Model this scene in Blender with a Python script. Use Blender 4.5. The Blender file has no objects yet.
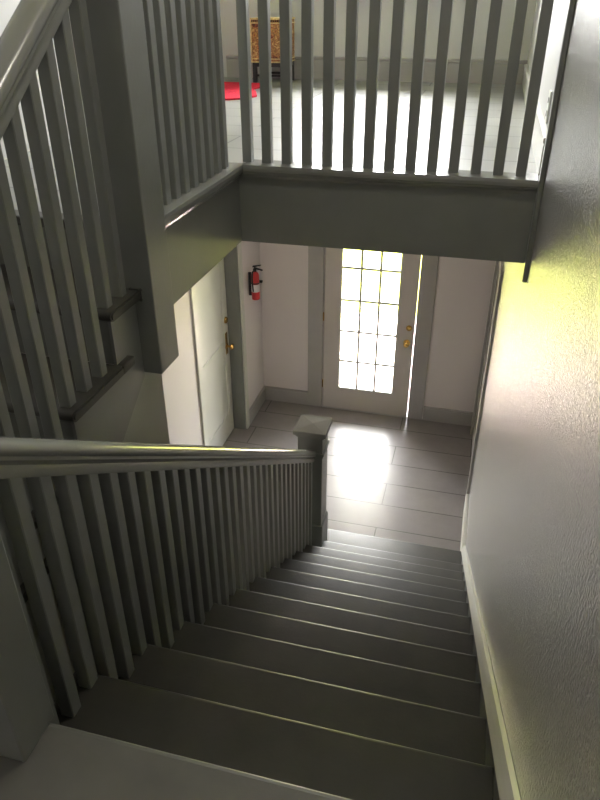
import bpy, bmesh, math, random
from mathutils import Vector, Matrix
random.seed(7)
S = bpy.context.scene
C = S.collection
# ------------------------------------------------------------ camera
CAM = dict(x=-0.2303, y=-3.784, z=3.8531, yaw=0.2546, pitch=0.5337, roll=-0.0027, f=685.396)
cd = bpy.data.cameras.new('camera'); cam = bpy.data.objects.new('camera', cd); C.objects.link(cam)
yw, pt, rl = CAM['yaw'], CAM['pitch'], CAM['roll']
fw = Vector((-math.sin(yw)*math.cos(pt), math.cos(yw)*math.cos(pt), -math.sin(pt)))
rt = Vector((math.cos(yw), math.sin(yw), 0)); up = rt.cross(fw)
rt2 = rt*math.cos(rl)+up*math.sin(rl); up2 = up*math.cos(rl)-rt*math.sin(rl)
m = Matrix((rt2, up2, -fw)).transposed().to_4x4(); m.translation = Vector((CAM['x'], CAM['y'], CAM['z']))
cam.matrix_world = m
cd.sensor_fit = 'VERTICAL'; cd.sensor_height = 24.0; cd.lens = CAM['f']/800*24.0
cd.clip_start = 0.02
S.camera = cam
# ------------------------------------------------------------ world and light
W = bpy.data.worlds.new('world'); S.world = W; W.use_nodes = True
nt = W.node_tree; nt.nodes.clear()
wo = nt.nodes.new('ShaderNodeOutputWorld'); bg = nt.nodes.new('ShaderNodeBackground')
bg.inputs['Color'].default_value = (1.0, 0.96, 0.98, 1); bg.inputs['Strength'].default_value = 34.0
nt.links.new(bg.outputs[0], wo.inputs[0])
FILL_HALL = 20.0; FILL_STAIR = 25.0  # strengths of the two added fill lamps
def portal(name, loc, rot, sx, sy):
    l = bpy.data.lights.new(name, 'AREA'); l.shape = 'RECTANGLE'; l.size = sx; l.size_y = sy
    l.cycles.is_portal = True
    o = bpy.data.objects.new(name, l); o.location = loc; o.rotation_euler = rot; C.objects.link(o)
R90 = math.pi/2
portal('portal_entry_door', (-1.14, 2.56, 1.10), (-R90, 0, 0), 0.60, 1.72)
portal('portal_upper_window', (-1.22, 2.66, 4.55), (-R90, 0, 0), 1.30, 1.44)
S.view_settings.view_transform = 'Standard'; S.view_settings.look = 'None'
S.view_settings.exposure = 0.78; S.view_settings.gamma = 1.0; S.view_settings.use_curve_mapping = False

# ------------------------------------------------------------ materials
def mat(name, col, rough=0.5, spec=0.5, metal=0.0, bump=None, var=None, coat=0.0):
    M = bpy.data.materials.new(name); M.use_nodes = True
    n = M.node_tree.nodes; L = M.node_tree.links; b = n['Principled BSDF']
    b.inputs['Base Color'].default_value = (*col, 1); b.inputs['Roughness'].default_value = rough
    b.inputs['Specular IOR Level'].default_value = spec; b.inputs['Metallic'].default_value = metal
    b.inputs['Coat Weight'].default_value = coat; b.inputs['Coat Roughness'].default_value = .2
    tc = n.new('ShaderNodeTexCoord')
    if bump:
        sc, st, dist = bump
        t = n.new('ShaderNodeTexNoise'); t.inputs['Scale'].default_value = sc; t.inputs['Detail'].default_value = 3
        L.new(tc.outputs['Object'], t.inputs['Vector'])
        bp = n.new('ShaderNodeBump'); bp.inputs['Strength'].default_value = st; bp.inputs['Distance'].default_value = dist
        L.new(t.outputs['Fac'], bp.inputs['Height']); L.new(bp.outputs[0], b.inputs['Normal'])
        if coat: L.new(bp.outputs[0], b.inputs['Coat Normal'])
    if var:
        sc, amt = var
        t = n.new('ShaderNodeTexNoise'); t.inputs['Scale'].default_value = sc; t.inputs['Detail'].default_value = 4
        L.new(tc.outputs['Object'], t.inputs['Vector'])
        r = n.new('ShaderNodeValToRGB')
        r.color_ramp.elements[0].position = .3; r.color_ramp.elements[1].position = .7
        r.color_ramp.elements[0].color = (*[c*(1-amt) for c in col], 1); r.color_ramp.elements[1].color = (*[min(1, c*(1+amt)) for c in col], 1)
        L.new(t.outputs['Fac'], r.inputs[0]); L.new(r.outputs[0], b.inputs['Base Color'])
    return M
GREY = (.215, .223, .207)
M_case = mat('pale_grey_casing_paint', (.40, .385, .37), .38, .5, bump=(60, .12, .001), var=(6, .04))
M_trim = mat('grey_trim_paint', GREY, .32, .5, bump=(60, .15, .002), var=(6, .05))
M_rail = mat('grey_rail_paint', (.27, .275, .255), .2, .5, bump=(40, .12, .002))
M_tread = mat('dark_grey_stair_paint', (.052, .050, .042), .42, .5, bump=(90, .2, .0015), var=(9, .12))
M_riser = mat('dark_grey_riser_paint', (.15, .155, .14), .45, .5, bump=(90, .2, .0015))
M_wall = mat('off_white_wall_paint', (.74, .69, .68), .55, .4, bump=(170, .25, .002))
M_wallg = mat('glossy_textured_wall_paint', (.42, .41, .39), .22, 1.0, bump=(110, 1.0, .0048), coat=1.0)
M_wallu = mat('pale_upper_wall_paint', (.62, .62, .61), .5, .4, bump=(150, .2, .002))
M_skirt = mat('pale_skirting_paint', (.60, .59, .53), .35, .5, bump=(80, .1, .001))
M_white = mat('white_door_paint', (.62, .62, .56), .4, .5, bump=(50, .08, .001))
M_entry = mat('entry_door_paint', (.58, .54, .51), .4, .5, bump=(50, .08, .001))
M_ceil = mat('ceiling_paint', (.7, .7, .67), .8, .3)
M_brass = mat('polished_brass', (.72, .46, .14), .25, .5, 1.0)
M_red = mat('extinguisher_red', (.55, .03, .03), .35, .5)
M_black = mat('black_plastic', (.012, .012, .012), .4, .5)
M_blackwood = mat('black_lacquered_wood', (.015, .014, .013), .35, .5)
M_label = mat('extinguisher_label', (.75, .74, .72), .4, .4)
M_steel = mat('steel_gauge', (.5, .5, .5), .3, .5, 1.0)
M_rug = mat('red_rug_pile', (.62, .03, .06), .95, .1, bump=(300, .6, .004), var=(40, .12))
M_plate = mat('white_plastic', (.75, .75, .72), .35, .5)
M_pave = mat('pinkish_pavement', (.74, .60, .58), .9, .2, bump=(20, .3, .01), var=(3, .1))
M_lawn = mat('sunlit_lawn', (.34, .36, .06), .95, .1, bump=(60, .6, .02), var=(4, .25))
M_hedge = mat('hedge_leaf', (.22, .34, .04), .8, .2, bump=(12, 1, .05), var=(9, .4))
def glass_mat():
    M = bpy.data.materials.new('window_glass'); M.use_nodes = True
    n = M.node_tree.nodes; L = M.node_tree.links; n.clear()
    o = n.new('ShaderNodeOutputMaterial'); t = n.new('ShaderNodeBsdfTransparent'); g = n.new('ShaderNodeBsdfGlossy')
    g.inputs['Roughness'].default_value = .02; t.inputs['Color'].default_value = (.95, .97, .95, 1)
    f = n.new('ShaderNodeFresnel'); f.inputs['IOR'].default_value = 1.3
    mx = n.new('ShaderNodeMixShader'); L.new(f.outputs[0], mx.inputs[0]); L.new(t.outputs[0], mx.inputs[1]); L.new(g.outputs[0], mx.inputs[2])
    L.new(mx.outputs[0], o.inputs[0]); return M
M_glass = glass_mat()
def plank_mat(name, col, rough, pw=.31, off=0.0):
    M = bpy.data.materials.new(name); M.use_nodes = True
    n = M.node_tree.nodes; L = M.node_tree.links; b = n['Principled BSDF']
    tc = n.new('ShaderNodeTexCoord'); mp = n.new('ShaderNodeMapping'); mp.inputs['Location'].default_value = (off, .285, 0)
    L.new(tc.outputs['Object'], mp.inputs[0])
    br = n.new('ShaderNodeTexBrick'); br.offset = .5; br.inputs['Scale'].default_value = 1
    br.inputs['Brick Width'].default_value = 1.45; br.inputs['Row Height'].default_value = pw
    br.inputs['Mortar Size'].default_value = .0055; br.inputs['Mortar Smooth'].default_value = .2
    br.inputs['Color1'].default_value = (*[c*.96 for c in col], 1); br.inputs['Color2'].default_value = (*[c*1.05 for c in col], 1)
    br.inputs['Mortar'].default_value = (*[c*.35 for c in col], 1)
    L.new(mp.outputs[0], br.inputs['Vector'])
    no = n.new('ShaderNodeTexNoise'); no.inputs['Scale'].default_value = 3.5; no.inputs['Detail'].default_value = 6; no.inputs['Roughness'].default_value = .65
    L.new(tc.outputs['Object'], no.inputs['Vector'])
    rp = n.new('ShaderNodeValToRGB'); rp.color_ramp.elements[0].position = .35; rp.color_ramp.elements[1].position = .7
    rp.color_ramp.elements[0].color = (.9, .9, .9, 1); rp.color_ramp.elements[1].color = (1.08, 1.08, 1.08, 1)
    L.new(no.outputs['Fac'], rp.inputs[0])
    mx = n.new('ShaderNodeMix'); mx.data_type = 'RGBA'; mx.blend_type = 'MULTIPLY'; mx.inputs[0].default_value = 1
    L.new(br.outputs['Color'], mx.inputs[6]); L.new(rp.outputs[0], mx.inputs[7]); L.new(mx.outputs[2], b.inputs['Base Color'])
    rr = n.new('ShaderNodeMapRange'); rr.inputs[1].default_value = .3; rr.inputs[2].default_value = .7
    rr.inputs[3].default_value = rough-.02; rr.inputs[4].default_value = rough+.05
    L.new(no.outputs['Fac'], rr.inputs[0]); L.new(rr.outputs[0], b.inputs['Roughness'])
    bp = n.new('ShaderNodeBump'); bp.inputs['Strength'].default_value = .3; bp.inputs['Distance'].default_value = .003
    bp.invert = True
    L.new(br.outputs['Fac'], bp.inputs['Height']); L.new(bp.outputs[0], b.inputs['Normal'])
    return M
M_floor = plank_mat('grey_painted_floorboards', (.265, .247, .245), .30)
M_floor_up = plank_mat('pale_grey_upper_floorboards', (.30, .305, .29), .32, .31)
def tapestry_mat():
    M = bpy.data.materials.new('gold_brown_tapestry'); M.use_nodes = True
    n = M.node_tree.nodes; L = M.node_tree.links; b = n['Principled BSDF']; b.inputs['Roughness'].default_value = .7
    tc = n.new('ShaderNodeTexCoord')
    v = n.new('ShaderNodeTexVoronoi'); v.inputs['Scale'].default_value = 22; v.feature = 'F1'
    w = n.new('ShaderNodeTexNoise'); w.inputs['Scale'].default_value = 26; w.inputs['Detail'].default_value = 5; w.inputs['Distortion'].default_value = 2.5
    L.new(tc.outputs['Object'], v.inputs['Vector']); L.new(tc.outputs['Object'], w.inputs['Vector'])
    ad = n.new('ShaderNodeMath'); ad.operation = 'MULTIPLY_ADD'; ad.inputs[1].default_value = .6; L.new(v.outputs['Distance'], ad.inputs[0]); L.new(w.outputs['Fac'], ad.inputs[2])
    r = n.new('ShaderNodeValToRGB'); e = r.color_ramp.elements
    e[0].position = .55; e[0].color = (.10, .035, .015, 1); e[1].position = 1.0; e[1].color = (.60, .42, .17, 1)
    for p, c in ((.66, (.34, .09, .04, 1)), (.74, (.55, .32, .10, 1)), (.82, (.16, .08, .035, 1)), (.92, (.45, .2, .08, 1))):
        x = e.new(p); x.color = c
    L.new(ad.outputs[0], r.inputs[0]); L.new(r.outputs[0], b.inputs['Base Color']); return M
M_tap = tapestry_mat()
M_gold = mat('gold_braid', (.70, .55, .24), .5, .5, var=(60, .3))
M_dots = mat('dark_braid', (.06, .04, .02), .6, .3)

# ------------------------------------------------------------ helpers
def add_box(bm, x0, x1, y0, y1, z0, z1, bev=0.0, seg=2):
    r = bmesh.ops.create_cube(bm, size=1)
    vs = r['verts']
    for v in vs:
        v.co = Vector(((x0+x1)/2+v.co.x*(x1-x0), (y0+y1)/2+v.co.y*(y1-y0), (z0+z1)/2+v.co.z*(z1-z0)))
    if bev > 0:
        es = list({e for v in vs for e in v.link_edges})
        bmesh.ops.bevel(bm, geom=es, offset=bev, segments=seg, affect='EDGES', profile=.5)
def add_prism(bm, pts, axis, a, b):
    """closed polygon of (u,v) extruded along axis from a to b; u,v are the two other axes in order"""
    def co(u, v, w):
        return {'X': (w, u, v), 'Y': (u, w, v), 'Z': (u, v, w)}[axis]
    A = [bm.verts.new(co(u, v, a)) for u, v in pts]; B = [bm.verts.new(co(u, v, b)) for u, v in pts]
    n = len(pts)
    for i in range(n):
        bm.faces.new((A[i], A[(i+1) % n], B[(i+1) % n], B[i]))
    bm.faces.new(A); bm.faces.new(B[::-1])
    bmesh.ops.recalc_face_normals(bm, faces=bm.faces[:])
def add_lathe(bm, prof, cx, cy, axis='Z', n=20, cz=0):
    """prof list of (r, t); rotates about axis through (cx,cy,cz)"""
    rings = []
    for r, t in prof:
        ring = []
        for k in range(n):
            a = 2*math.pi*k/n; c, s = r*math.cos(a), r*math.sin(a)
            p = {'Z': (cx+c, cy+s, cz+t), 'Y': (cx+c, cy+t, cz+s), 'X': (cx+t, cy+c, cz+s)}[axis]
            ring.append(bm.verts.new(p))
        rings.append(ring)
    for a, b in zip(rings, rings[1:]):
        for k in range(n):
            bm.faces.new((a[k], a[(k+1) % n], b[(k+1) % n], b[k]))
    bm.faces.new(rings[0][::-1]); bm.faces.new(rings[-1])
    bmesh.ops.recalc_face_normals(bm, faces=bm.faces[:])
def add_tube(bm, pts, r, n=8):
    pts = [Vector(p) for p in pts]; rings = []
    for i, p in enumerate(pts):
        d = (pts[min(i+1, len(pts)-1)]-pts[max(i-1, 0)]).normalized()
        u = d.orthogonal().normalized() if i == 0 else (rings_u - d*rings_u.dot(d)).normalized()
        rings_u = u; w = d.cross(u)
        rings.append([bm.verts.new(p+u*r*math.cos(2*math.pi*k/n)+w*r*math.sin(2*math.pi*k/n)) for k in range(n)])
    for a, b in zip(rings, rings[1:]):
        for k in range(n): bm.faces.new((a[k], a[(k+1) % n], b[(k+1) % n], b[k]))
    bm.faces.new(rings[0][::-1]); bm.faces.new(rings[-1])
def add_sweep(bm, prof, p0, p1):
    """profile of (across, up) swept between two points; up is world Z, across is horizontal"""
    p0, p1 = Vector(p0), Vector(p1); d = p1-p0; side = Vector((d.y, -d.x, 0)).normalized()
    A = [bm.verts.new(p0+side*u+Vector((0, 0, v))) for u, v in prof]; B = [bm.verts.new(p1+side*u+Vector((0, 0, v))) for u, v in prof]
    n = len(prof)
    for i in range(n): bm.faces.new((A[i], A[(i+1) % n], B[(i+1) % n], B[i]))
    bm.faces.new(A); bm.faces.new(B[::-1]); bmesh.ops.recalc_face_normals(bm, faces=bm.faces[:])
def obj(name, bm, m, parent=None, smooth=False):
    me = bpy.data.meshes.new(name); bm.to_mesh(me); bm.free(); me.materials.append(m)
    o = bpy.data.objects.new(name, me); C.objects.link(o)
    if smooth:
        for p in me.polygons: p.use_smooth = True
        try: me.set_sharp_from_angle(angle=math.radians(40))
        except Exception: pass
    if parent:
        o.parent = parent; o.matrix_parent_inverse = Matrix.Identity(4)
        if parent.type == 'EMPTY' or True:
            w = parent
            off = Vector((0, 0, 0))
            while w: off += w.location; w = w.parent
            me.transform(Matrix.Translation(-off))
    return o
def box(name, m, parent, *a, **k):
    bm = bmesh.new(); add_box(bm, *a, **k); return obj(name, bm, m, parent)
def boxes(name, m, parent, lst, bev=0.0):
    bm = bmesh.new()
    for b in lst: add_box(bm, *b, bev=bev)
    return obj(name, bm, m, parent)
def struct(o, label=None):
    o['kind'] = 'structure'
    if label: o['label'] = label
    return o
def tag(o, label, cat, group=None):
    o['label'] = label; o['category'] = cat
    if group: o['group'] = group
    return o
def empty(name, loc):
    o = bpy.data.objects.new(name, None); o.location = loc; o.empty_display_size = .1; C.objects.link(o); return o

# ------------------------------------------------------------ dimensions
XL, YD = -2.264, 2.461                 # left wall, front wall
G, Rr, Z1 = .2687, .1838, .361         # run, riser, height of second tread
ZU = 3.235                             # upper floor
ZB = 2.905                             # underside of gallery
YB = -.9265                            # gallery front fascia
XG = -1.242                            # gallery side fascia
YE = -4.45                             # wall behind the viewer
XW = -3.3                              # far left of the upper room
ZC = 5.75
YA = -2.135                            # nosing of the top tread of the upper flight
def ztr(k): return Z1+(k-1)*Rr
ZL = ztr(12); YLND = -11*G
UPZ = [3.055, 2.87, 2.70, 2.54]

# ------------------------------------------------------------ structure
struct(box('floor', M_floor, None, XW-.1, .35, YE-.1, YD+.12, -.12, 0), 'grey painted plank floor of the entrance hall')
# upper floor: room plus side gallery beside the well
bm = bmesh.new()
add_prism(bm, [(XW, -1.80), (XG-.012, -1.80), (XG-.012, YB+.012), (0, YB+.012), (0, YD), (XW, YD)], 'Z', ZB+.02, ZU)
struct(obj('floor_upper', bm, M_floor_up), 'pale grey glossy floor of the upper room')
struct(boxes('ceiling', M_ceil, None, [(XW-.1, .12, YE-.1, YD+.12, ZC, ZC+.1)]), 'white ceiling above the stairwell')
bm = bmesh.new(); add_prism(bm, [(XL, -1.8), (XG-.012, -1.8), (XG-.012, YB+.012), (-.001, YB+.012), (-.001, YD), (XL, YD)], 'Z', ZB, ZB+.02)
struct(obj('ceiling_lower', bm, M_ceil), 'white underside of the gallery over the entrance hall')
# right wall: stair part full height, lower hall door opening beyond Y 1.04
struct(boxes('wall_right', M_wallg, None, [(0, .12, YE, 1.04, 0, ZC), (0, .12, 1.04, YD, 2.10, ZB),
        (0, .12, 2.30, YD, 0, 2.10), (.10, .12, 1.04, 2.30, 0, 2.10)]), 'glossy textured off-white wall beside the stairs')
struct(boxes('wall_right_upper', M_wallu, None, [(-.0015, .12, YB, YD, ZU-.0, ZC)]), 'pale wall of the upper room, right side')
# front wall with entry door and upper window openings
WX0, WX1, WZ0, WZ1 = -1.87, -.57, 3.86, 5.25
DX0, DX1, DZ = -1.605, -.683, 2.05
struct(boxes('wall_front', M_wall, None, [(XL-.12, DX0, YD, YD+.12, 0, ZB), (DX1, .12, YD, YD+.12, 0, ZB), (DX0, DX1, YD, YD+.12, DZ, ZB)]), 'pinkish white front wall around the glazed door')
struct(boxes('wall_front_upper', M_wallu, None, [(XW-.1, WX0, YD, YD+.12, ZB, ZC), (WX1, .12, YD, YD+.12, ZB, ZC),
        (WX0, WX1, YD, YD+.12, ZB, WZ0), (WX0, WX1, YD, YD+.12, WZ1, ZC)]), 'pale front wall of the upper room')
# left wall with door recess
LY0, LY1 = .81, 1.83
struct(boxes('wall_left', M_wall, None, [(XL-.16, XL, -1.80, LY0, 0, ZB), (XL-.16, XL, LY1, YD, 0, ZB), (XL-.16, XL, LY0, LY1, 2.08, ZB),
        (XL-.16, XL-.13, LY0, LY1, 0, 2.08)]), 'off-white left wall of the entrance hall')
struct(boxes('wall_left_upper', M_wallu, None, [(XL-.12, XL, YE, -1.80, 0, ZC), (XL-.12, XL, -1.80, -.55, ZB, ZC), (XW-.1, XW, -.55, YD, ZB, ZC), (XW, XL-.12, -.67, -.55, ZU, ZC)]), 'pale left wall beside the upper flight')
# wall behind the viewer with a landing window
struct(boxes('wall_back', M_wall, None, [(XL, .12, YE-.1, YE, 0, ZC)]))
# fascia boards of the gallery
fa = struct(box('trim_1', M_trim, None, XG-.012, -.001, YB, YB+.012, ZB-.004, ZU-.03), 'grey fascia board of the gallery across the well')
fb = struct(box('trim_2', M_trim, None, XG-.012, XG, -1.795, YB, ZB-.004, ZU-.03), 'grey fascia board of the gallery beside the well')
bm = bmesh.new(); N = .03
prof = [(0, -.055), (.010, -.055), (.014, -.045), (.022, -.038), (.024, -.030), (N, -.026), (N+.002, -.012), (N, 0), (-.09, 0), (-.09, -.004), (0, -.01)]
# front nosing: outward direction -Y ; side nosing: outward +X
v = [(YB-u, ZU+w+.004) for u, w in prof]
add_prism(bm, v, 'X', XG+N-.004, -.002)
struct(obj('trim_3', bm, M_rail), 'grey moulded nosing along the gallery edge')
bm = bmesh.new(); add_prism(bm, [(XG+u, ZU+w+.004) for u, w in prof], 'Y', -1.795, YB)
struct(obj('trim_4', bm, M_rail), 'grey moulded nosing along the side gallery edge')
# half post strip on right wall
struct(box('trim_5', M_trim, None, -.019, -.0005, -.975, -.932, 2.835, 4.13, bev=.003), 'dark grey vertical strip fixed to the right wall at the gallery edge')
# baseboards
def baseboard(name, m, p0, p1, h=.165, t=.018, z=0, label=None):
    prof = [(0, 0), (t, 0), (t, h-.035), (t-.003, h-.028), (t+.004, h-.02), (t+.003, h-.006), (.004, h), (0, h)]
    b = bmesh.new(); add_sweep(b, prof, (*p0, z), (*p1, z)); return struct(obj(name, b, m), label)
baseboard('baseboard_front_left', M_case, (XL, YD), (-1.765, YD), label='grey baseboard left of the entry door')
baseboard('baseboard_front_right', M_case, (-.52, YD), (-.02, YD), label='grey baseboard right of the entry door')
baseboard('baseboard_left', M_case, (XL, 1.90), (XL, YD-.018), label='grey baseboard under the fire extinguisher')
baseboard('baseboard_left_near', M_case, (XL, -1.79), (XL, .72))
baseboard('baseboard_upper_front', M_case, (-2.50, YD), (-.001, YD), .175, .02, ZU, 'grey baseboard of the upper room')
baseboard('baseboard_upper_right', M_skirt, (-.0015, YD-.02), (-.0015, YB+.05), .15, .018, ZU, 'pale baseboard on the right of the upper room')
# lower hall baseboard beside foot of stairs and sloped skirting on the stair
# ------------------------------------------------------------ entry door (glazed)
d = struct(empty('door_1', (-1.144, YD, 0)), 'glazed entry door with fifteen lights and brass lock')
y0, y1 = YD-.012, YD+.03
sx0, sx1 = -1.597, -.688
gx0, gx1, gz0, gz1 = -1.425, -.866, .275, 1.935
boxes('door_slab', M_entry, d, [(sx0, gx0, y0, y1, .008, 2.035), (gx1, sx1, y0, y1, .008, 2.035), (gx0, gx1, y0, y1, .008, gz0), (gx0, gx1, y0, y1, gz1, 2.035)])
f = .018
boxes('glazing_bead', M_white, d, [(gx0-f, gx0, y0-.008, y0, gz0-f, gz1+f), (gx1, gx1+f, y0-.008, y0, gz0-f, gz1+f), (gx0, gx1, y0-.008, y0, gz0-f, gz0), (gx0, gx1, y0-.008, y0, gz1, gz1+f)], bev=.003)
w3 = (gx1-gx0)/3; rows = [.585, .924, 1.261, 1.594]
mu = [(gx0+w3*i-.011, gx0+w3*i+.011, y0+.002, y1-.004, gz0, gz1) for i in (1, 2)]+[(gx0, gx1, y0+.003, y1-.005, z-.011, z+.011) for z in rows]
boxes('muntin', M_white, d, mu)
box('glass', M_glass, d, gx0, gx1, YD+.008, YD+.012, gz0, gz1)
bm = bmesh.new()
add_lathe(bm, [(.034, 0), (.034, -.004), (.026, -.009), (.012, -.012), (.011, -.032), (.024, -.040), (.029, -.052), (.026, -.064), (.014, -.070)], -.752, y0, 'Y', 24, .87)
obj('door_knob', bm, M_brass, d, True)
bm = bmesh.new(); add_lathe(bm, [(.030, 0), (.030, -.006), (.024, -.014), (.012, -.016)], -.742, y0, 'Y', 24, 1.03); add_box(bm, -.746, -.738, y0-.034, y0-.014, 1.012, 1.048, bev=.002)
obj('deadbolt', bm, M_brass, d)
def casing(bm, x0, x1, z0, z1):
    add_box(bm, x0, x1, YD-.02, YD, z0, z1, bev=.003)
bm = bmesh.new(); casing(bm, -1.765, -1.61, 0, 2.2); casing(bm, -.681, -.525, 0, 2.2); casing(bm, -1.61, -.678, 2.05, 2.2)
obj('door_casing', bm, M_case, d)
boxes('door_stop', M_trim, d, [(DX0, sx0-.002, YD+.02, YD+.12, 0, 2.05)])
box('threshold', M_steel, d, DX0, DX1, YD-.02, YD+.12, .0005, .010, bev=.002)
# hinges
for z in (.25, 1.02, 1.80):
    bm = bmesh.new(); add_lathe(bm, [(.006, 0), (.006, .09)], -1.604, y0-.006, 'Z', 10, z); obj('hinge', bm, M_brass, d)
# ------------------------------------------------------------ left hall door
d = struct(empty('door_2', (XL, 1.32, 0)), 'white panelled hall door on the left with brass knob and deadbolt')
SX = -2.385
bm = bmesh.new(); add_box(bm, SX-.035, SX-.006, .86, 1.795, .01, 2.03)
for a, b, c, e in ((.86, .98, .01, 2.03), (1.675, 1.795, .01, 2.03), (.98, 1.675, .01, .26), (.98, 1.675, 1.93, 2.03), (.98, 1.675, .93, 1.05)):
    add_box(bm, SX-.012, SX, a, b, c, e, bev=.003)
obj('door_slab', bm, M_white, d)
bm = bmesh.new(); add_lathe(bm, [(.034, 0), (.034, .005), (.025, .010), (.011, .013), (.011, .036), (.025, .044), (.030, .056), (.026, .068), (.012, .074)], SX, 1.725, 'X', 24, .98)
obj('door_knob', bm, M_brass, d, True)
bm = bmesh.new(); add_box(bm, SX, SX+.006, 1.70, 1.75, .90, 1.12, bev=.003); obj('lock_plate', bm, M_brass, d)
bm = bmesh.new(); add_lathe(bm, [(.032, 0), (.032, .008), (.025, .018), (.012, .020)], SX, 1.735, 'X', 24, 1.245); obj('deadbolt', bm, M_brass, d, True)
bm = bmesh.new()
add_box(bm, XL-.13, XL-.001, LY0, LY0+.03, 0, 2.08); add_box(bm, XL-.13, XL-.001, LY1-.022, LY1, 0, 2.08); add_box(bm, XL-.13, XL-.001, LY0+.03, LY1-.022, 2.045, 2.08)
obj('door_jamb', bm, M_trim, d)
bm = bmesh.new(); add_box(bm, XL, XL+.018, LY1-.004, LY1+.065, 0, 2.15, bev=.003); add_box(bm, XL, XL+.018, LY0-.085, LY0+.004, 0, 2.15, bev=.003); add_box(bm, XL, XL+.018, LY0+.004, LY1-.004, 2.07, 2.15, bev=.003)
obj('door_casing', bm, M_white, d)
# ------------------------------------------------------------ right hall door (seen edge-on)
d = struct(empty('door_3', (0, 1.67, 0)), 'grey door and casing seen edge-on past the foot of the stairs')
bm = bmesh.new(); add_box(bm, -.022, 0, 1.045, 1.125, 0, 2.16, bev=.003); add_box(bm, -.022, 0, 2.285, 2.365, 0, 2.16, bev=.003); add_box(bm, -.022, 0, 1.125, 2.285, 2.085, 2.16, bev=.003)
obj('door_casing', bm, M_case, d)
bm = bmesh.new(); add_box(bm, .012, .05, 1.13, 2.28, .01, 2.08)
for a, b, c, e in ((1.13, 1.26, .01, 2.08), (2.15, 2.28, .01, 2.08), (1.26, 2.15, .01, .25), (1.26, 2.15, .95, 1.08), (1.26, 2.15, 1.95, 2.08)): add_box(bm, .002, .014, a, b, c, e, bev=.003)
obj('door_slab', bm, M_case, d)
for z in (.25, 1.0, 1.8):
    bm = bmesh.new(); add_lathe(bm, [(.007, 0), (.007, .09)], -.006, 1.128, 'Z', 10, z); obj('hinge', bm, M_black, d)
# ------------------------------------------------------------ windows
def window(name, x0, x1, z0, z1, yin, yout, sgn, label, sill=True):
    w = struct(empty(name, ((x0+x1)/2, yin, z0)), label); t = .05
    ya, yb = sorted((yin+sgn*.03, yin+sgn*.07))
    zm = (z0+z1)/2
    boxes('window_frame', M_white, w, [(x0, x0+t, ya, yb, z0, z1), (x1-t, x1, ya, yb, z0, z1), (x0+t, x1-t, ya, yb, z0, z0+t), (x0+t, x1-t, ya, yb, z1-t, z1), (x0+t, x1-t, ya, yb, zm-.025, zm+.025)])
    box('glass', M_glass, w, x0+t, x1-t, (ya+yb)/2-.002, (ya+yb)/2+.002, z0+t, z1-t)
    c = .09; ca, cb = sorted((yin, yin-sgn*.02))
    boxes('window_casing', M_trim, w, [(x0-c, x0, ca, cb, z0-.02, z1+c), (x1, x1+c, ca, cb, z0-.02, z1+c), (x0, x1, ca, cb, z1, z1+c)])
    sa, sb = sorted((yin+sgn*.03, yin-sgn*.05))
    boxes('window_sill', M_trim, w, [(x0-c-.02, x1+c+.02, *sorted((yin, yin-sgn*.05)), z0-.025, z0), (x0, x1, *sorted((yin+sgn*.03, yin)), z0-.02, z0)])
    return w
window('window_1', WX0, WX1, WZ0, WZ1, YD, YD+.12, 1, 'bright window of the upper room')
# ------------------------------------------------------------ outdoors
struct(boxes('ground', M_pave, None, [(-9, 7, YD+.125, 5.2, -.2, -.05)]), 'pale pavement outside the entry door')
struct(boxes('ground_lawn', M_lawn, None, [(-30, 25, 5.2, 45, -.2, -.06)]), 'bright lawn beyond the pavement')

struct(boxes('sky_blocker', M_case, None, [(-3.4, 1.6, YD+.13, 4.45, 2.50, 2.62)]), 'unseen roof slab added outside to limit the sky reflection on the hall floor')  # added out of view to cut the sky reflected in the hall floor
for px in (-3.2, 1.4): struct(box('sky_blocker_post', M_case, None, px, px+.12, 4.28, 4.40, -.05, 2.50))  # unseen posts added to carry the sky-blocking slab
# ------------------------------------------------------------ lower staircase
XR, XT = -.019, -1.175                    # treads between skirting and left end
st = empty('staircase', (-.6, 0, 0)); tag(st, 'long lower flight of dark grey painted stairs descending to the entrance hall', 'staircase')
def tread(parent, xl, xr, yf, yb, z, m=M_tread, th=.03, side=0.0):
    """nosing at yf; front direction is +Y"""
    pts = []
    s = 1 if yf > yb else -1
    r = th/2
    pts.append((yb, z)); 
    for k in range(7):
        a = math.pi/2-math.pi*k/6
        pts.append((yf-s*r+s*r*math.cos(a), z-r+r*math.sin(a)))
    pts.append((yb, z-th))
    b = bmesh.new(); add_prism(b, pts, 'X', xl, xr)
    return obj('tread', b, m, parent, True)
NOS = .028
zprev = 0
levels = [(.335, .1838)]+[(-(k-1)*G, ztr(k)) for k in range(1, 13)]
for i, (yf, z) in enumerate(levels):
    last = i == len(levels)-1
    yb_ = levels[i+1][0]-NOS if not last else None
    xl = XT
    zlow = 0 if i == 0 else levels[i-1][1]
    if last: break
    tread(st, xl, XR, yf, yb_+.001, z)
    box('riser', M_riser, st, xl+.03, XR, yf-NOS-.018, yf-NOS, zlow, z-.03)
# landing platform
yf, z = levels[-1]
bm = bmesh.new()
r = .016; pts = [(YE+.001, z)]+[(yf-r+r*math.cos(math.pi/2-math.pi*k/6), z-r+r*math.sin(math.pi/2-math.pi*k/6)) for k in range(7)]+[(YE+.001, z-.032)]
add_prism(bm, pts, 'X', XL+.001, XR)
obj('landing', bm, mat('landing_paint', (.155, .153, .135), .42, .5, bump=(90, .2, .0015), var=(9, .1)), st)
box('riser', M_riser, st, XT+.03, XR, yf-NOS-.018, yf-NOS, levels[-2][1], z-.032)
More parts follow.
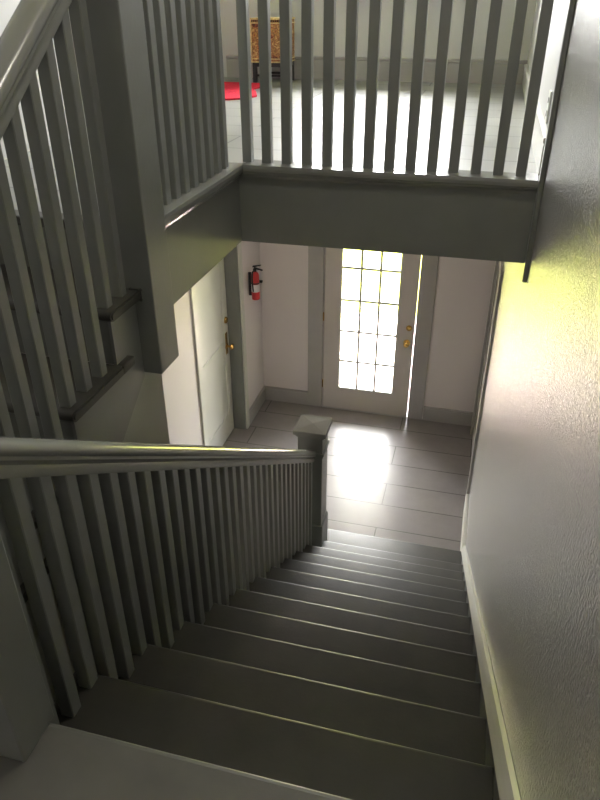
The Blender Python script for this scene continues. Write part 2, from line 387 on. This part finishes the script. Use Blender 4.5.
# stringer on open side: stepped panel under treads
pts = [(.30, .002)]
for i, (yf, z) in enumerate(levels[:-1]):
    pts.append((yf-NOS, z-.031)); pts.append((levels[i+1][0]-NOS, z-.031))
pts += [(levels[-1][0]-NOS, ZL-.04), (levels[-1][0]-.3, ZL-.04), (levels[-1][0]-.3, .002)]
pts[0] = (levels[0][0]-NOS, .002)
bm = bmesh.new(); add_prism(bm, pts, 'X', XT+.012, XT+.03); obj('stringer', bm, M_trim, st)
# sloped skirting with pale cap along right wall
sl = Rr/G
def nose(Y): return Z1-Y*sl
bm = bmesh.new(); ya, yb = .50, YLND-.0
pl = [(ya, .0), (.40, nose(.40)+.035 if nose(.40) > 0 else .12)]
pl = [(.345, 0.001), (.345, nose(.345)+.045), (YLND, nose(YLND)+.045), (YLND, nose(YLND)-.30)]
add_prism(bm, pl, 'X', -.0185, -.0005); obj('wall_stringer', bm, M_riser, st)
def cap_sweep(bm, a, b):
    prof = [(0, .045), (.028, .045), (.030, .058), (.020, .085), (.012, .104), (0, .108)]
    A = [bm.verts.new((-.0008-u, a[0], a[1]+v)) for u, v in prof]; B = [bm.verts.new((-.0008-u, b[0], b[1]+v)) for u, v in prof]
    n = len(prof)
    for i in range(n): bm.faces.new((A[i], A[(i+1) % n], B[(i+1) % n], B[i]))
    bm.faces.new(A); bm.faces.new(B[::-1]); bmesh.ops.recalc_face_normals(bm, faces=bm.faces[:])
bm = bmesh.new(); cap_sweep(bm, (.345, nose(.345)), (YLND, nose(YLND))); cap_sweep(bm, (YLND, nose(YLND)), (YE+.01, nose(YLND)))
add_box(bm, -.028, -.0008, .345, 1.035, .001, .20, bev=.004)
obj('skirting', bm, M_skirt, st)['label'] = 'pale moulded skirting cap along the wall'
box('skirting', M_riser, st, -.0185, -.0005, YE+.01, YLND, ZL, ZL+.045)

# ------------------------------------------------------------ railings
RAILP = [(-.020, -.012), (.020, -.012), (.024, .012), (.021, .022), (.027, .030), (.033, .036), (.033, .046), (.039, .054), (.041, .066), (.036, .078), (.022, .087), (0, .090),
         (-.022, .087), (-.036, .078), (-.041, .066), (-.039, .054), (-.033, .046), (-.033, .036), (-.027, .030), (-.021, .022), (-.024, .012)]
def baluster(parent, xc, yn, zb, zt0, slope=0.0, s=.04, ax='Y'):
    """square baluster; near face at yn; top follows slope dz/dy"""
    b = bmesh.new()
    x0, x1, y0, y1 = xc-s/2, xc+s/2, yn, yn+s
    add_box(b, x0, x1, y0, y1, zb, 1, bev=0)
    for v in b.verts:
        if v.co.z > zb+.001 or abs(v.co.z-1) < 1e-6: v.co.z = zt0+slope*(v.co.y-yn)
    for v in b.verts: pass
    es = [e for e in b.edges if abs(e.verts[0].co.x-e.verts[1].co.x) < 1e-5 and abs(e.verts[0].co.y-e.verts[1].co.y) < 1e-5]
    bmesh.ops.bevel(b, geom=es, offset=.0025, segments=1, affect='EDGES')
    return obj('baluster', b, M_trim, parent)
XC = -1.121
rr = empty('stair_railing', (XC, -1.5, 0)); tag(rr, 'long grey railing with square balusters down the open side of the lower flight', 'railing')
def railb(Y): return nose(Y)+.692
bm = bmesh.new(); add_sweep(bm, RAILP, (XC, -2.943, railb(-2.943)+.014), (XC, -.07, railb(-.07)+.014)); obj('handrail', bm, M_rail, rr, True)
for k in range(12):                       # k = tread index, 0 is lowest (L0)
    if k == 0: continue
    yk, zk = levels[k]
    for o_ in (-.236, -.146, -.056):
        yn = yk+o_
        if yn > -.12: continue
        baluster(rr, XC, yn, zk+.0005, railb(yn)+.012, -sl)
# foot newel
nw = empty('newel_post', (-1.122, 0, .3)); nw.location = (0, 0, 0); nw.parent = rr; nw.location = -rr.location
def newel(parent, x0, x1, y0, y1, z0, z1, base_h=0, bands=(), cap=True, drop=False):
    cx, cy = (x0+x1)/2, (y0+y1)/2; hx, hy = (x1-x0)/2, (y1-y0)/2
    bm = bmesh.new(); add_box(bm, x0, x1, y0, y1, z0, z1, bev=.004)
    sh = obj('newel_post', bm, M_trim, parent)
    if base_h:
        e = .012; bm = bmesh.new(); add_box(bm, x0-e, x1+e, y0-e, y1+e, z0-.001, z0+base_h, bev=.008); obj('newel_base', bm, M_trim, sh)
    for z in bands:
        bm = bmesh.new(); add_box(bm, x0-.008, x1+.008, y0-.008, y1+.008, z, z+.02, bev=.004); add_box(bm, x0-.014, x1+.014, y0-.014, y1+.014, z+.02, z+.034, bev=.005); obj('newel_moulding', bm, M_trim, sh)
    if cap:
        bm = bmesh.new(); add_box(bm, x0-.012, x1+.012, y0-.012, y1+.012, z1-.002, z1+.018, bev=.006)
        e = .026; add_box(bm, x0-e, x1+e, y0-e, y1+e, z1+.018, z1+.052, bev=.006)
        A = [bm.verts.new((cx+sx*(hx+.02), cy+sy*(hy+.02), z1+.051)) for sx, sy in ((-1, -1), (1, -1), (1, 1), (-1, 1))]
        B = [bm.verts.new((cx+sx*.006, cy+sy*.006, z1+.060)) for sx, sy in ((-1, -1), (1, -1), (1, 1), (-1, 1))]
        for i in range(4): bm.faces.new((A[i], A[(i+1) % 4], B[(i+1) % 4], B[i]))
        bm.faces.new(B); obj('newel_cap', bm, M_rail, sh)
    return sh
bpy.data.objects.remove(nw)
newel(rr, -1.215, -1.042, -.07, .10, .1845, 1.305, .37, (1.15,))
# landing newel (wide box post by the viewer)
ln = newel(rr, -1.33, -1.052, -3.065, -2.944, ZL, 3.75, 0, (3.66,)); 
# upper flight ---------------------------------------------------------
us = empty('staircase', (-1.75, -2.4, ZL)); tag(us, 'short upper flight of dark grey steps rising on the left to the gallery', 'staircase')
UX0, UX1 = XL+.001, -1.25
lv = [(YA-i*G, z) for i, z in enumerate(UPZ)]
for i, (yf, z) in enumerate(lv):
    ybk = (lv[i-1][0] if i else YA+G)+NOS-.001
    b = bmesh.new(); th = .032; r = th/2
    pts = [(ybk, z)]+[(yf+r-r*math.cos(math.pi/2-math.pi*k/6), z-r+r*math.sin(math.pi/2-math.pi*k/6)) for k in range(7)]+[(ybk, z-th)]
    pts_ = pts
    add_prism(b, pts_, 'X', UX0, -1.227)
    es = [e for e in b.edges if all(abs(v.co.x+1.227) < 1e-5 for v in e.verts)]
    bmesh.ops.bevel(b, geom=es, offset=.005, segments=2, affect='EDGES')
    add_box(b, -1.262, -1.2275, ybk-.002, min(ybk+.075, -1.945), z-th, z, bev=.006)
    obj('tread', b, M_tread, us, True)
    zlow = lv[i+1][1] if i+1 < len(lv) else ZL
    box('riser', M_riser, us, UX0, -1.26, yf+NOS, yf+NOS+.018, zlow+.0005, z-th)
# top riser up to gallery and its nosing
box('riser', M_riser, us, UX0, -1.34, YA+G+NOS, YA+G+NOS+.018, UPZ[0], ZU-.03)
b = bmesh.new(); add_box(b, UX0, -1.34, YA+G, -1.795, ZU-.03, ZU+.003, bev=.006); obj('top_nosing', b, M_tread, us)
# stringer face with stepped top and raking bottom, wall panel below
pts = []
def low(Y): return 2.608+(Y+2.144)*.70
top = []
for i, (yf, z) in list(enumerate(lv))[::-1]:
    zl = lv[i+1][1] if i+1 < len(lv) else ZL
    top.append((yf+NOS, zl-.033 if i+1 < len(lv) else ZL)); top.append((yf+NOS, z-.033))
top.append((-1.945, UPZ[0]-.033)); 
poly = top+[(-1.945, low(-1.945)), (-2.52, low(-2.52)), (-2.90, low(-2.52)-.0)]
poly[-1] = (-2.9, ZL-.04)
b = bmesh.new(); add_prism(b, poly, 'X', -1.262, -1.25); obj('stringer', b, M_trim, us)
b = bmesh.new(); add_prism(b, [(YLND-.3, .001), (-1.80, .001), (-1.80, ZB-.005), (-1.94, 2.85), (-2.12, 2.72), (-2.64, 2.36), (-2.68, ZL-.045), (YLND-.3, ZL-.045)], 'X', -1.30, -1.263)
struct(obj('wall_closet', b, mat('panel_grey_paint', (.31, .315, .285), .45, .5, bump=(60, .15, .001))), 'grey boarded wall under the upper flight')
struct(box('wall_closet_end', M_wall, None, XL, -1.30, -1.84, -1.80, .001, ZB+.01))
# upper flight railing
UXC = -1.272
ur = empty('stair_railing', (UXC, -2.4, ZL)); tag(ur, 'short grey railing rising beside the upper flight at upper left', 'railing')
def urb(Y): return 3.844+(Y+2.082)*.684-.01
bm = bmesh.new(); add_sweep(bm, RAILP, (UXC, -2.943, urb(-2.943)), (UXC, -1.94, urb(-1.94))); obj('handrail', bm, M_rail, ur, True)
for i, (yf, z) in enumerate(lv):
    for o_ in (.03, .12, .21):
        yn = yf+o_
        if yn > -1.98: continue
        baluster(ur, UXC, yn, z+.0005, urb(yn)+.002, sl, s=.035)
# gallery railing ------------------------------------------------------
gr = empty('gallery_railing', (-.6, YB, ZU)); tag(gr, 'grey gallery railing with square balusters above the far edge of the stairwell', 'railing')
YG = YB+.045
zr = ZU+.80
bm = bmesh.new(); add_sweep(bm, RAILP, (-1.30, YG, zr), (-.001, YG, zr)); obj('handrail', bm, M_rail, gr, True)
for i in range(14):
    baluster(gr, -1.212+i*.0866, YG-.019, ZU+.0045, zr+.002)
gs = empty('gallery_railing', (XG-.03, -1.4, ZU)); tag(gs, 'grey gallery railing from the hanging newel post along the left edge of the stairwell', 'railing')
XS = XG-.032
bm = bmesh.new(); add_sweep(bm, RAILP, (XS, -1.795, zr), (XS, YG-.04, zr)); obj('handrail', bm, M_rail, gs, True)
for i in range(9):
    baluster(gs, XS, -1.715+i*.083, ZU+.0045, zr+.002)
# hanging newel at the top of the upper flight
newel(gs, -1.33, -1.187, -1.94, -1.797, 2.757, 4.28, 0, (4.2,))

# ------------------------------------------------------------ fire extinguisher
ex = empty('fire_extinguisher', (XL+.065, 2.10, 1.31)); tag(ex, 'red fire extinguisher with white label hung on the hall wall left of the door', 'fire extinguisher')
ecx, ecy, ez = XL+.066, 2.10, 1.325
bm = bmesh.new(); add_lathe(bm, [(.024, 0), (.037, .006), (.039, .016), (.039, .235), (.036, .255), (.028, .270), (.018, .278), (.016, .288)], ecx, ecy, 'Z', 28, ez); obj('cylinder_body', bm, M_red, ex, True)
bm = bmesh.new(); add_lathe(bm, [(.0396, 0), (.0396, .075)], ecx, ecy, 'Z', 28, ez+.085); obj('paper_label', bm, M_label, ex, True)
bm = bmesh.new(); add_lathe(bm, [(.017, 0), (.019, .006), (.019, .022), (.012, .026), (.012, .034)], ecx, ecy, 'Z', 16, ez+.284); obj('valve', bm, M_black, ex, True)
bm = bmesh.new(); add_prism(bm, [(ecx-.012, ez+.312), (ecx+.075, ez+.295), (ecx+.077, ez+.303), (ecx-.005, ez+.325)], 'Y', ecy-.009, ecy+.009)
add_prism(bm, [(ecx-.02, ez+.322), (ecx+.06, ez+.345), (ecx+.062, ez+.352), (ecx-.02, ez+.336)], 'Y', ecy-.008, ecy+.008); obj('handle', bm, M_black, ex)
bm = bmesh.new(); add_lathe(bm, [(.011, 0), (.012, .004), (.012, .012)], ecx+.018, ecy, 'X', 14, ez+.296); obj('gauge', bm, M_steel, ex, True)
bm = bmesh.new(); add_tube(bm, [(ecx, ecy-.015, ez+.30), (ecx-.01, ecy-.04, ez+.29), (ecx-.012, ecy-.054, ez+.25), (ecx-.01, ecy-.057, ez+.18), (ecx-.005, ecy-.056, ez+.10)], .007); obj('hose', bm, M_black, ex)
bm = bmesh.new(); add_box(bm, XL+.0005, XL+.028, ecy-.012, ecy+.012, ez+.04, ez+.27, bev=.002)
add_lathe(bm, [(.0415, 0), (.0415, .012)], ecx, ecy, 'Z', 24, ez+.165); add_box(bm, ecx+.025, ecx+.06, ecy+.02, ecy+.045, ez+.163, ez+.185, bev=.003)
obj('wall_bracket', bm, M_black, ex)
# ------------------------------------------------------------ unseen fill lamps, added to brighten the hall and stairwell
def added_fill_lamp(x, y, z, r, strength, col, label):
    la = empty('added_fill_lamp', (x, y, z)); tag(la, label, 'ceiling light')
    bm = bmesh.new(); add_lathe(bm, [(r*1.2, 0), (r*1.2, -.02), (r*1.04, -.028)], x, y, 'Z', 32, z); obj('fill_lamp_base', bm, M_brass, la, True)
    M = mat('fill_lamp_glow', (.9, .88, .8), .4); gb = M.node_tree.nodes['Principled BSDF']
    gb.inputs['Emission Color'].default_value = (*col, 1); gb.inputs['Emission Strength'].default_value = strength
    bm = bmesh.new(); add_lathe(bm, [(r, -.028), (r*.96, -.055), (r*.72, -.085), (r*.36, -.10), (.005, -.104)], x, y, 'Z', 32, z); obj('fill_lamp_shade', bm, M, la, True)
added_fill_lamp(-1.72, .55, ZB, .125, FILL_HALL, (1, .86, .76), 'unseen fill lamp added under the gallery to brighten the entrance hall')  # added fill for the hall, no fitting in view
added_fill_lamp(-.42, -2.2, ZC, .16, FILL_STAIR, (1, .94, .84), 'unseen fill lamp added high above the stairwell to light the railings')  # added fill from above the stairs, out of view
# ------------------------------------------------------------ upper room things
ck = empty('ottoman', (-2.03, 2.2, ZU)); tag(ck, 'small gold and brown patterned tapestry ottoman on black legs in the upper room', 'ottoman')
cx0, cx1, cy0, cy1 = -2.155, -1.865, 2.09, 2.36
box('upholstered_body', M_tap, ck, cx0, cx1, cy0, cy1, ZU+.15, ZU+.462, bev=.012)
e = .003
bm = bmesh.new()
for z0, z1 in ((ZU+.148, ZU+.158), (ZU+.172, ZU+.180), (ZU+.452, ZU+.464), (ZU+.425, ZU+.432)): add_box(bm, cx0-e, cx1+e, cy0-e, cy1+e, z0, z1, bev=.002)
for x in (cx0-e, cx1-.006): add_box(bm, x, x+.009, cy0-e, cy0+.004, ZU+.15, ZU+.46)
obj('gold_braid', bm, M_gold, ck)['label'] = 'gold braid edging'
bm = bmesh.new()
for i in range(16):
    x = cx0+.012+i*(cx1-cx0-.024)/15; add_box(bm, x-.005, x+.005, cy0-.005, cy0+.002, ZU+.437, ZU+.449)
obj('dark_braid', bm, M_dots, ck)
for x in (cx0+.004, cx1-.036):
    for y in (cy0+.004, cy1-.036):
        box('leg', M_blackwood, ck, x, x+.032, y, y+.032, ZU+.0005, ZU+.15, bev=.003)
boxes('frame', M_blackwood, ck, [(cx0+.006, cx1-.006, cy0+.006, cy1-.006, ZU+.118, ZU+.149)])
for ya, yb in ((cy0+.012, cy0+.028), (cy1-.028, cy1-.012)): box('stretcher', M_blackwood, ck, cx0+.03, cx1-.03, ya, yb, ZU+.045, ZU+.062)
bm = bmesh.new()
pts = [(-2.95, .98), (-2.0, .98), (-1.88, 1.07), (-1.84, 1.22), (-1.92, 1.45), (-2.0, 1.60), (-1.96, 1.80), (-2.02, 1.97), (-2.95, 2.02)]
add_prism(bm, pts, 'Z', ZU+.0005, ZU+.012); tag(obj('rug', bm, M_rug), 'bright red rug lying in front of the patterned ottoman', 'rug')
ol = empty('wall_outlet', (0, -.62, 3.42)); tag(ol, 'small white wall outlet plate near the right edge of the gallery', 'outlet')
box('cover_plate', M_plate, ol, -.010, -.002, -.66, -.585, 3.40, 3.52, bev=.002)
for za in (3.475, 3.425): box('socket', M_black, ol, -.0115, -.0095, -.635, -.61, za, za+.02)
